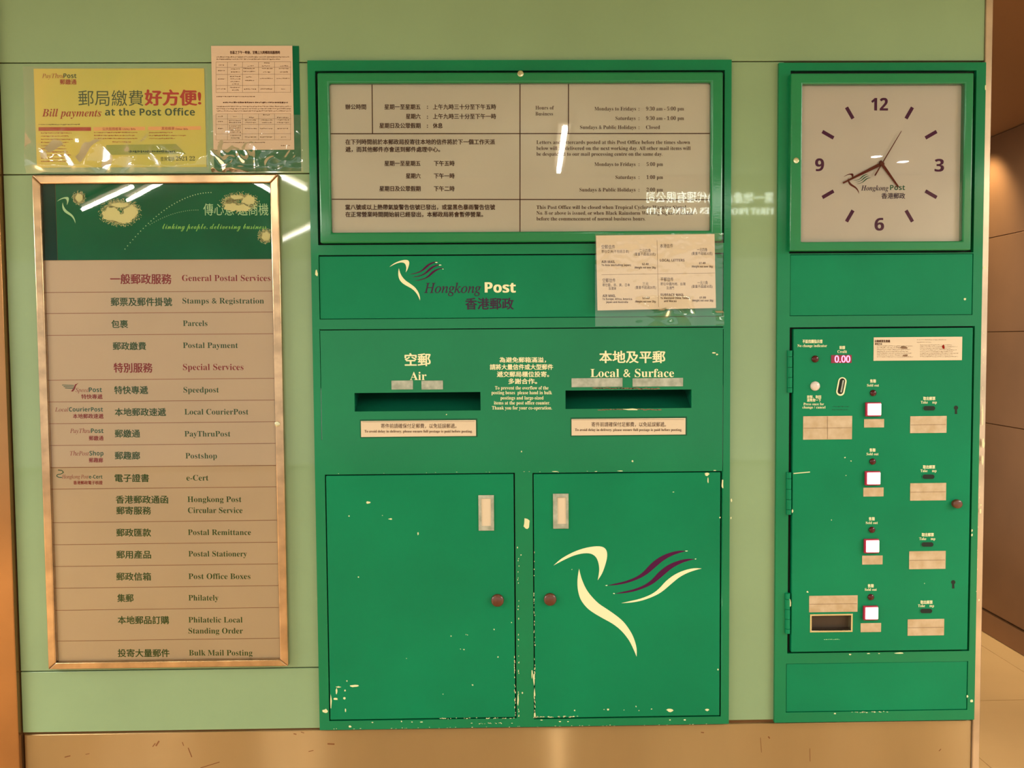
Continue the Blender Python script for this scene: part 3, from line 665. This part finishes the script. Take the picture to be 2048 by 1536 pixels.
# worn paint
CL = [(737, 1005, 6, 3), (698, 1032, 1.5, 1.5), (781, 1038, 4, 1.5), (765, 1031, 1, 1), (836, 1067, 1.5, 4), (717, 1154, 1.4, 1.4), (709, 1372, 9, 3), (694, 1362, 1.5, 1.5), (676, 1374, 6, 1.5), (673, 1382, 2, 6), (671, 1398, 5, 2.5), (689, 1397, 2.5, 3), (690, 1381, 1.5, 2),
      (691, 1421, 1.5, 4), (662, 1402, 1.5, 15), (902, 1272, 1.5, 1.5), (935, 1270, 1.2, 1), (928, 1299, 2, 1.5), (921, 1298, 1, 1), (945, 1370, 2, 1.6), (988, 1259, 1.5, 1.5), (996, 1314, 1.5, 1.5), (813, 1317, 1, 1), (886, 1388, 1, 1), (1023, 1245, 1.2, 1.2), (932, 1269, 1, 1)]
chips(CL, YF-.001, dl)
CP = [(1053.5, 1049, 8, 13), (651, 1422, 6, 5), (700, 1453, 3.5, 2), (745, 1445, 2, 1.2), (803, 1443, 1.6, 1.6), (824, 1444, 1.6, 1.2), (843, 1444, 3, 1), (1038, 962+170, 1, 1), (1265, 922, 2.2, 2.2), (1043, 903, 1.5, 1.5), (1042, 1110, 1.4, 1.4), (1035, 1095, 1.2, 2), (1445, 968, 2, 12),
      (1463, 1001, 2, 4), (1462, 1036, 1.6, 2.5), (1370, 1440, 3, 1.8), (1340, 1440, 2, 1), (1045, 1386, 1.6, 2.2), (1036, 1400, 1.5, 14), (1064, 1348, 1.4, 10), (1083, 1440, 2.4, 1), (1120, 1443, 3, 1), (1136, 1443, 2, 1), (633, 547, 3, 7), (893, 829, 1.4, 1.4), (1428, 706, 5, 1.8), (1434, 709, 3, 1.5), (1110, 943, 8, 1), (1240, 942, 7, .8), (1192, 943, 3, .8), (1430, 941, 3, 1)]
chips(CP, YF, pl)
CR = [(1340, 1421, 7, 3.5), (1414, 1420, 4, 3), (1216, 1419, 2.2, 2.6), (1208, 1419, 1.5, 1), (1149, 1421, 1.6, 1.6), (1272, 1413, 1.3, 1.5), (1303, 1418, 1.5, 1.2), (1278, 1421, 1, 1), (1248, 1420, 1, 1), (1414, 948, 5, 4), (1416, 960, 1.5, 8), (1440, 1035, 1.8, 2), (1436, 1339, 1.6, 2.5), (1068, 1358, 2, 14), (1069, 1390, 1.6, 14), (1070, 1430, 2, 6), (1347, 984, 2, .8), (1144, 1139, 1, 1)]
chips(CR, YF-.001, dr)
edge_chips((1070, 1434), (1160, 1433), 26, YF-.001, dr); edge_chips((1068, 1100), (1070, 1430), 36, YF-.001, dr, 1.3)
edge_chips((880, 1437), (1030, 1436), 30, YF-.001, dl, 1.2); edge_chips((1029, 1310), (1030, 1430), 22, YF-.001, dl, 1.5)
edge_chips((940, 1447), (1030, 1446), 16, YF, pl, 1.0); edge_chips((1036, 1090), (1038, 1440), 28, YF, pl, 1.3)
edge_chips((660, 1458), (1440, 1448), 40, YF, pl, .9); edge_chips((660, 947), (1440, 941), 12, YF, pl, .8)
chips([(1190+6*i, 777+random.uniform(-1, 1), 6, 1.3) for i in range(22)], YF, pl, 'inkfade', 'worn_slot_lip')
chips([(1200+7*i, 819+random.uniform(-1, 1), 6, 1.2) for i in range(18)], YF, pl, 'inkfade', 'worn_slot_lip')
chips([(1262, 819, 16, 2)], YF-.0003, pl, 'chip', 'worn_slot_lip')
# stickers below the slots
for (q, lab, xs_) in (((722, 841, 952, 873), 'white bilingual sticker beneath the left Air letter slot', (762, 913, 729, 945)), ((1143, 837, 1371, 870), 'white bilingual sticker beneath the right Local and Surface letter slot', (1183, 1332, 1150, 1364))):
    t = thing('sticker', lab, 'sticker', P((q[0]+q[2])/2, q[3], YF), 'postage reminder stickers')
    ppatch('clear_edge', q[0]-2, q[1]-3, q[2]+3, q[3]+2, YF, t, 'postgreen', .0004)
    ppatch('sheet', *q, YF, t, 'paper', .0009); b = q[3]-16.5
    letters([('寄件前請確保付足郵費，以免延誤郵遞。', xs_[0], xs_[1], b, 9, 'han'), ('To avoid delay in delivery, please ensure full postage is paid before posting.', xs_[2], xs_[3], b+8.5, 5, 'serif')], YF-.001, 'ink', t)
    obj('print_rule', strokes([((q[0]+2, q[1]+3), (q[2]-3, q[1]+2))], .6, YF-.0013), 'inkfade', t)
# ------------------------------------------------------------------ notice board case
YN = -.036
nb = thing('notice_board', 'wide glazed opening hours board in a green frame above the letter slots', 'notice board', P(1040, 485, YN))
no_ = R(637, 144, 1446, 484, YN); ni = R4((659, 165), (1422, 165), (1422, 460), (661, 466), YN)
obj('frame', plate(no_, [ni], YN, -.011), 'green_case', nb, bevel=.005, seg=4)
YS = -.020
box('gasket', (ni[0]-.001, ni[1]-.001, ni[2]+.001, ni[3]+.001), YS+.001, -.0105, 'gap', nb)
sh = box('printed_sheet', (ni[0], ni[1], ni[2], ni[3]), YS, YS+.0009, 'board', nb)
obj('table_rules', strokes([((744, 160), (745, 267)), ((1040, 160), (1040, 470)), ((1137, 160), (1137, 267)), ((655, 267.5), (1430, 267)), ((655, 398.5), (1430, 399.5))], 1.9, YS-.0004), 'ink', sh)
hz = [('辦公時間', 691, 732, 219, 10), ('星期一至星期五', 769, 841, 219, 10), (':', 854, 856, 218, 10), ('上午九時三十分至下午五時', 866, 992, 219, 10),
      ('星期六', 812, 841, 238, 10), (':', 854, 856, 238, 10), ('上午九時三十分至下午一時', 866, 992, 238, 10), ('星期日及公眾假期', 759, 841, 256.5, 10), (':', 854, 856, 256, 10), ('休息', 866, 885, 256.5, 10),
      ('在下列時間前於本郵政局投寄往本地的信件將於下一個工作天派', 691, 990, 289, 10), ('遞，而其他郵件亦會送到郵件處理中心。', 691, 880, 304, 10),
      ('星期一至星期五', 769, 841, 332, 10), ('下午五時', 868, 909, 332, 10), ('星期六', 812, 841, 357, 10), ('下午一時', 868, 909, 357, 10), ('星期日及公眾假期', 759, 841, 382.5, 10), ('下午二時', 868, 909, 382.5, 10),
      ('當八號或以上熱帶氣旋警告信號已發出，或當黑色暴雨警告信號', 691, 990, 419.5, 10), ('在正常營業時間開始前已經發出，本郵政局將會暫停營業。', 691, 966, 434, 10)]
letters([h+('hanb',) for h in hz], YS, 'ink', sh)
ez = [('Hours of', 1071, 1108, 219), ('Business', 1071, 1106, 231), ('Mondays to Fridays', 1189, 1272, 221), (':', 1277, 1279, 221), ('9:30 am', 1292, 1325, 221), ('-', 1328, 1331, 221), ('5:00 pm', 1334, 1368, 221),
      ('Saturdays', 1231, 1271, 240), (':', 1277, 1279, 240), ('9:30 am', 1292, 1325, 240), ('-', 1328, 1331, 240), ('1:00 pm', 1334, 1368, 240), ('Sundays & Public Holidays', 1160, 1272, 258), (':', 1277, 1279, 258), ('Closed', 1292, 1320, 258),
      ('Letters and lettercards posted at this Post Office before the times shown', 1073, 1380, 288), ('below will be delivered on the next working day. All other mail items will', 1073, 1381, 300), ('be despatched to our mail processing centre on the same day.', 1073, 1325, 311.5),
      ('Mondays to Fridays', 1189, 1271, 332), (':', 1277, 1279, 332), ('5:00 pm', 1293, 1326, 332), ('Saturdays', 1231, 1271, 358), (':', 1277, 1279, 358), ('1:00 pm', 1293, 1326, 358), ('Sundays & Public Holidays', 1159, 1271, 383), (':', 1277, 1279, 383), ('2:00 pm', 1293, 1326, 383),
      ('This Post Office will be closed when Tropical Cyclone Warning Signal', 1073, 1372, 418), ('No. 8 or above is issued, or when Black Rainstorm Warning Signal is issued', 1073, 1386, 429.5), ('before the commencement of normal business hours.', 1073, 1291, 441)]
letters([e[:1]+e[1:4]+(7.2, 'serif') for e in ez], YS, 'ink', sh)
box('glass_pane', (ni[0]-.001, ni[1]-.001, ni[2]+.001, ni[3]+.001), -.0295, -.0285, 'glass', nb)
lock(1041, 147.5, 6, YN, nb)
# price notice hanging over the board's lower right corner
YQ = -.038
pn = thing('price_notice', 'white postage rate sheet in clear sleeve taped beside the emblem panel', 'notice', P(1318, 650, YQ))
qs = [P(*p, YQ) for p in ((1192, 471), (1429, 468), (1432, 616), (1195, 621))]
V = qs + [v+Vector((0, .0008, 0)) for v in qs]
ps = obj('sheet', (V, [(3, 2, 1, 0), (4, 5, 6, 7), (0, 1, 5, 4), (1, 2, 6, 5), (2, 3, 7, 6), (3, 0, 4, 7)]), 'paper', pn)
hs = [('空郵信件', 1203, 1230, 498, 8), ('寄往亞洲(不包括日本)', 1203, 1258, 506, 6), ('二元四角', 1279, 1301, 505, 7), ('(重量不超過20克)', 1268, 1311, 511.5, 6), ('本港信件', 1320, 1346, 496, 8), ('一元四角', 1394, 1414, 503, 7), ('(重量不超過30克)', 1383, 1425, 510, 6),
      ('空郵信件', 1205, 1231, 565, 8), ('寄往歐、非、美、日本', 1205, 1260, 573, 6), ('及澳洲', 1217, 1232, 580, 6), ('三元', 1285, 1297, 571, 6.5), ('(重量不超過20克)', 1270, 1312, 578, 6), ('平郵信件', 1321, 1347, 563, 8), ('寄往中國內地、台灣', 1321, 1371, 571, 6), ('及澳門', 1333, 1348, 579, 6), ('一元八角', 1395, 1415, 569, 7), ('(重量不超過30克)', 1383, 1425, 576, 6)]
es = [('AIR MAIL', 1203, 1230, 526, 5), ('To Asia (excluding Japan)', 1203, 1262, 532, 4), ('$2.40', 1284, 1297, 530, 4), ('(Weight not over 20g)', 1269, 1312, 537, 4), ('LOCAL LETTERS', 1320, 1369, 523, 5), ('$1.40', 1398, 1411, 528, 4), ('(Weight not over 30g)', 1383, 1426, 535, 4),
      ('AIR MAIL', 1205, 1231, 594, 5), ('To Europe, Africa, America,', 1205, 1265, 600, 4), ('Japan and Australia', 1212, 1256, 606, 4), ('$3.00', 1285, 1299, 598, 4), ('(Weight not over 20g)', 1270, 1312, 605, 4), ('SURFACE MAIL', 1321, 1368, 592, 5), ('To Mainland China, Taiwan', 1321, 1380, 598, 4), ('and Macau', 1328, 1353, 604, 4), ('$1.80', 1399, 1412, 597, 4), ('(Weight not over 30g)', 1384, 1427, 603, 4)]
letters([h+('han',) for h in hs]+[e+('bold',) for e in es], YQ, 'ink', ps)
obj('table_rules', strokes([((1314, 480), (1317, 614)), ((1203, 549.5), (1430, 546))], .6, YQ-.0004), 'inkfade', ps)
film('plastic_sleeve', 1190, 467, 1446, 652, YQ-.001, pn, .02, lambda u, v: (max(0, 1-abs(u-.55)*4)*max(0, 1-abs(v-.88)*5)+.02 + (.6 if u > .93 and v > .85 else 0))*1.0)
# ------------------------------------------------------------------ clock housing
sm = thing('machine_cabinet', 'narrow green metal cabinet housing clock and stamp machine by the corner', 'cabinet', P(1755, 1441, YF))
so_ = R4((1558, 123), (1971, 127), (1950, 1438), (1549, 1447), YF)
ch = R(1580, 141, 1950, 506, YF); bh = R(1580, 508, 1946, 631, YF); mh = R4((1579, 654), (1950, 653), (1938, 1301), (1575, 1308), YF); lh = R4((1573, 1329), (1937, 1321), (1934, 1418), (1571, 1427), YF)
obj('front_plate', plate(so_, [ch, bh, mh, lh], YF, -.010), 'green_frame', sm, bevel=.005, seg=4)
box('body', (so_[0]+.003, so_[1]+.003, so_[2]-.003, so_[3]-.003), -.0080, .06, 'gap', sm)
box('blank_panel', (bh[0]+.0008, bh[1]+.001, bh[2]-.0008, bh[3]-.001), YF+.0015, -.0085, 'green', sm, bevel=.001, label='blank green panel under the clock')
lp = box('blank_panel', (lh[0]+.0012, lh[1]+.0012, lh[2]-.0012, lh[3]-.001), YF+.0015, -.0085, 'green', sm, bevel=.001, label='blank green panel at the bottom')
chips([(1930, 598, 2.4, 2.6)], YF+.0014, sm)
chips([(1935, 1393, 2, 3), (1943, 1402, 3, 3), (1670, 1427, 2.5, 1.6), (1700, 1309, 3, 1.5), (1737, 1307, 4, 1), (1758, 1307, 2, 1), (1798, 1306, 11, 1.4), (1925, 1298, 4, 1.2), (1967, 862+25, 2.5, 10), (1965, 830, 1.5, 30), (1965, 920, 2, 10), (1962, 1010, 1.5, 2), (1961, 1022, 2, 6), (1944, 1061, 1.4, 3), (1944, 1070, 2, 4), (1958, 1200, 1.6, 3), (1971, 175, 1.5, 6), (1970, 535, 2, 3)], YF, sm)
edge_chips((1700, 1425), (1780, 1423), 22, YF, sm, 1.3); edge_chips((1968, 660), (1953, 1200), 26, YF, sm, 1.1)
YC = -.04
cl = thing('wall_clock', 'square white wall clock in a green frame above the stamp machine', 'clock', P(1762, 504, YC))
oc = R(1581, 146, 1945, 501, YC); ic = R4((1604, 164), (1929, 170), (1927, 483), (1604, 483), YC)
obj('frame', plate(oc, [ic], YC, -.011), 'green_case', cl, bevel=.003, seg=3)
YH = -.021
fc = box('dial', (ic[0]-.0005, ic[1]-.0005, ic[2]+.0005, ic[3]+.0005), YH, -.0105, 'face', cl)
letters([('12', 1742, 1775, 221, 25, 'bold'), ('9', 1630, 1647, 342, 25, 'bold'), ('3', 1869, 1887, 343, 25, 'bold'), ('6', 1749, 1767, 461, 25, 'bold'),
         ('12', 1743, 1776, 221, 25, 'bold'), ('9', 1631, 1648, 342, 25, 'bold'), ('3', 1870, 1888, 343, 25, 'bold'), ('6', 1750, 1768, 461, 25, 'bold')], YH, 'purple', fc, 'numerals')
mk = []
for k in range(12):
    if k % 3 == 0: continue
    a = math.radians(30*k); s, c = math.sin(a), math.cos(a); r0, r1 = 106, 132
    mk.append(strokes([((1759+r0*s, 329-r0*c), (1759+r1*s, 329-r1*c))], 7, YH-.0004))
for i, q in enumerate(mk): obj('hour_mark', q, 'purple', fc)
emblem(1687, 347, .186, YH, fc, body='hand', s12='postgreen', s3='postgreen')
letters([('Hongkong', 1722, 1777, 381, 10, 'bital'), ('香港郵政', 1763, 1810, 397.5, 11, 'hanb')], YH, 'inkplum', fc)
letters([('Post', 1780, 1810, 380, 10, 'bold')], YH, 'postgreen', fc)
def hand(name, a, b, w0, w1, y):
    A_, B_ = P(*a, y), P(*b, y); d = (B_-A_).normalized(); n = Vector((-d.z, 0, d.x)); w0 /= 1520; w1 /= 1520
    V = [A_-n*w0, A_+n*w0, B_+n*w1, B_-n*w1]; V += [v+Vector((0, .0008, 0)) for v in V]
    obj(name, (V, [(0, 1, 2, 3), (7, 6, 5, 4), (0, 4, 5, 1), (1, 5, 6, 2), (2, 6, 7, 3), (3, 7, 4, 0)]), 'hand', cl)
hand('hour_hand', (1760, 322), (1797, 374), 6, 3, -.025); hand('minute_hand', (1768, 325), (1686, 366), 7, 3, -.027); hand('second_hand', (1750, 351), (1803, 262), 2.6, 1.1, -.029)
c = P(1763, 328, -.029); obj('pivot', disc(c.x, c.z, .005, -.031, YH, .001, 16), 'hand', cl)
box('glass_pane', (ic[0]-.001, ic[1]-.001, ic[2]+.001, ic[3]+.001), -.0345, -.0335, 'glass', cl)
lock(1592, 321, 5.5, YC, cl)
# ------------------------------------------------------------------ stamp machine
YM = -.027
vm = thing('stamp_machine', 'green hinged stamp vending machine with four lit buttons beneath the clock', 'vending machine', P(1765, 1303, YM))
dm = R4((1587, 657), (1946, 656), (1935, 1299), (1583, 1305), YM)
rt_ = R(1622, 1230, 1703, 1262, YM)
dp = obj('door', plate(dm, [rt_], YM, -.0085), 'green', vm, bevel=.0018, seg=3)
V, Fc = boxv(rt_[0], rt_[1], rt_[2], rt_[3], -.0083, .02)
obj('return_tray', plate((rt_[0]-.003, rt_[1]-.003, rt_[2]+.003, rt_[3]+.003), [(rt_[0]+.0015, rt_[1]+.0015, rt_[2]-.0015, rt_[3]-.0015)], YM-.0012, -.0083), 'screw', vm, bevel=.0005, label='steel coin return opening')
obj('tray_floor', ([(rt_[0], -.0095, rt_[1]+.004), (rt_[2], -.0095, rt_[1]+.004), (rt_[2], -.0092, rt_[3]), (rt_[0], -.0092, rt_[3]), (rt_[0], YM+.001, rt_[1]+.003), (rt_[2], YM+.001, rt_[1]+.003)], [(0, 1, 2, 3), (4, 5, 1, 0)]), 'well', vm)
for (x, y0, y1) in ((1580.5, 701, 786), (1578.5, 945, 1030), (1576, 1187, 1268)):
    ks = [0, .15, .40, .64, .88, 1]; pr = []
    for k in range(5):
        a, b = P(x, y0+(y1-y0)*ks[k], YM), P(x, y0+(y1-y0)*ks[k+1]-.8, YM); n = 14; rr = .0068
        Vv = [(a.x+rr*math.cos(2*math.pi*i/n), YM+.004+rr*math.sin(2*math.pi*i/n), z) for z in (a.z, b.z) for i in range(n)]
        pr.append((Vv, [(i, (i+1) % n, n+(i+1) % n, n+i) for i in range(n)]+[tuple(range(n)), tuple(range(n, 2*n))]))
    obj('hinge', join(pr), 'green', vm)
chips([(1579, 1205, 3.5, 10), (1585, 1022, 2, 4), (1690, 915, 1.6, 1.4), (1702, 922, 1.4, 1), (1663, 1040, 1, 1.4), (1615, 1184, 2, 2), (1692, 951, 1, 1), (1849, 1167, 1, 1)], YM, dp)
obj('scratch', strokes([((1587, 947), (1620, 944))], 1.8, YM-.0003), 'chip', dp)
def lens(px, py, r, name='indicator_lens', m_='led', dome=.004, sc=.8):
    c = P(px, py, YM); return obj(name, disc(c.x, c.z, r/760, YM-.002, YM, dome, 24), m_, vm, smooth=True)
cr_ = [('不設找贖指示燈', 1605, 1645, 686.5, 7, 'hanb'), ('No change indicator', 1595, 1654, 694, 5.2, 'serif'), ('餘額', 1679, 1690, 698.5, 6.5, 'hanb'), ('Credit', 1675, 1694, 706, 5.5, 'serif'),
       ('按掣、取回', 1614, 1642, 797, 6, 'hanb'), ('退幣按一下', 1614, 1642, 803.5, 6, 'hanb'), ('Press once for', 1607, 1648, 810.5, 5, 'serif'), ('change / cancel', 1605, 1651, 817, 5, 'serif')]
for (x, yt, yb_) in ((1746, 765.5, 773), (1745, 903.5, 910.5), (1743.5, 1041, 1048), (1741.5, 1175, 1181.5)):
    cr_ += [('售罄', x-6, x+6, yt, 6.5, 'hanb'), ('Sold out', x-12, x+12, yb_, 5, 'serif')]
for (x, yt, yb_) in ((1858.5, 800.5, 807), (1858, 937.5, 944), (1855.5, 1073, 1080), (1853, 1208, 1214)):
    cr_ += [('取出郵票', x-12, x+12, yt, 6.8, 'hanb'), ('Take', x-17, x-3, yb_, 5.2, 'serif'), ('mp', x+6, x+15, yb_, 5.2, 'serif')]
letters(cr_, YM, 'cream', dp)
greek([(1665, 1698, 813), (1664, 1698, 819.5)], YM-.0003, 'postgreen', dp, 'worn_print'); greek([(1648, 1680, 1279)], YM-.0003, 'mint', dp, 'worn_print', .8)
lens(1630, 718, 7); lens(1630, 772, 9.5, 'push_button', 'whiteb', .006)
for x, yy in ((1746, 786), (1745, 923), (1743.5, 1059.5), (1741.5, 1194)): lens(x, yy, 6.3)
for q in ((1733, 805, 1763, 833), (1732, 943, 1761.5, 971), (1730, 1079, 1759, 1107), (1728.5, 1213, 1757, 1241)):
    b = thing; r = R(*q, YM-.010)
    bt = box('select_button', r, YM-.008, YM+.0002, 'redframe', vm, bevel=.001)
    box('lit_cap', (r[0]+.004, r[1]+.0035, r[2]-.001, r[3]-.003), YM-.011, YM-.0075, 'lit', bt, bevel=.001)
for q in ((1606, 832, 1704, 879), (1618, 1191, 1715, 1224), (1728, 838, 1768, 855), (1726.5, 975, 1767, 993), (1724, 1111, 1765, 1129), (1721, 1246, 1762, 1264),
          (1820, 832, 1893, 866), (1820, 966, 1892, 1001), (1818, 1102, 1891, 1138), (1815, 1238, 1888, 1271)):
    o = ppatch('worn_label', *q, YM, dp, 'plate', .0011)
    ym = (q[1]+q[3])/2+1
    if q[3]-q[1] > 25: obj('label_seam', strokes([((q[0]+1, ym), (q[2]-1, ym-1))] + ([(((q[0]+q[2])/2, q[1]+1), ((q[0]+q[2])/2, q[3]-1))] if q[3]-q[1] > 40 else []), .8, YM-.0014), 'inkfade', dp)
for x, yy in ((1858.5, 816.5), (1857, 953.5), (1855, 1089), (1852.5, 1222)):
    pts = [(x+7.5*s+4.5*math.cos(a), yy+4.5*math.sin(a)) for s, rg in ((1, range(-4, 5)), (-1, range(4, 13))) for a in [k*math.pi/8 for k in rg]]
    pt2 = [(x+(px-x)*1.12, yy+(py-yy)*1.25) for px, py in pts]
    obj('stamp_slot_rim', poly(pt2, YM-.0003, .0008), 'green', vm); obj('stamp_slot', poly(pts, YM-.0013), 'gap', vm)
for x, yy in ((1912, 820), (1906.5, 1169)):
    c = P(x, yy-4, YM); k_ = [(x+4.2*math.cos(a), yy-4+4.2*math.sin(a)) for a in [i*math.pi/8 for i in range(-5, 14)]][1:]
    pts = [(x+4.3*math.cos(a), yy-4.5+4.3*math.sin(a)) for a in [math.radians(t) for t in range(-240, 61, 20)]] + [(x+2.4, yy+8), (x-2.4, yy+8)]
    obj('keyhole', poly(pts, YM-.0004), 'gap', vm)
c = P(1912, 1007, YM); obj('lock_knob', disc(c.x, c.z, .0125, YM-.010, YM, .003, 24, .0115), 'brown', vm, smooth=True, label='round brown lock knob')
r = R(1662, 710, 1703, 726, YM); box('display_window', r, YM-.0012, YM, 'display', vm)
letters([('0.00', 1669, 1700, 725, 14, 'sans'), ('0.00', 1669.8, 1700.8, 725, 14, 'sans')], YM-.0012, 'digit', vm, 'display_digits')
def capsule(x, yy, l, r_, tilt, y):
    out = []
    for s, st0 in ((1, -90), (-1, 90)):
        for t in range(0, 181, 20):
            a = math.radians(st0+t); px, py = s*l+r_*math.cos(a), r_*math.sin(a)
            out.append((px, py))
    ca, sa = math.cos(tilt), math.sin(tilt)
    return [(x+p*ca-q*sa, yy+p*sa+q*ca) for p, q in out]
obj('coin_slot_rim', poly(capsule(1682.5, 773, 10.5, 8.3, math.radians(-79), YM), YM-.0003, .0015), 'cream', vm)
obj('coin_slot', poly(capsule(1682.8, 772.5, 10.5, 5.6, math.radians(-79), YM), YM-.0020), 'gap', vm)
obj('coin_slot_bar', poly(capsule(1684.3, 772.5, 11, 1.6, math.radians(-79), YM), YM-.0023, .001), 'silver', vm)
# instruction label on the machine
t = thing('instruction_label', 'scuffed white instruction label at the top of the stamp machine', 'label', P(1836, 721, YM))
ppatch('sheet', 1747, 674, 1924, 721, YM, t, 'paper', .001)
letters([('自動郵票售賣機', 1750, 1780, 685, 5, 'hanb'), ('使用方法', 1750, 1764, 690, 4, 'hanb')], YM-.001, 'ink', t)
greek([(1754, 1828-random.uniform(0, 16), 692+k*3.6) for k in range(7)] + [(1834, 1892, 679.5), (1834, 1862, 684.5)] + [(1840, 1918-random.uniform(0, 22), 690+k*3.3) for k in range(8)], YM-.0013, 'inkfade', t, wd=1.0)
chips([(1887, 694, 3, 6)], YM-.0013, t, 'red', 'stain'); chips([(1811, 711, 6, 3), (1808, 695, 9, 4)], YM-.0012, t, 'inkfade', 'stain')
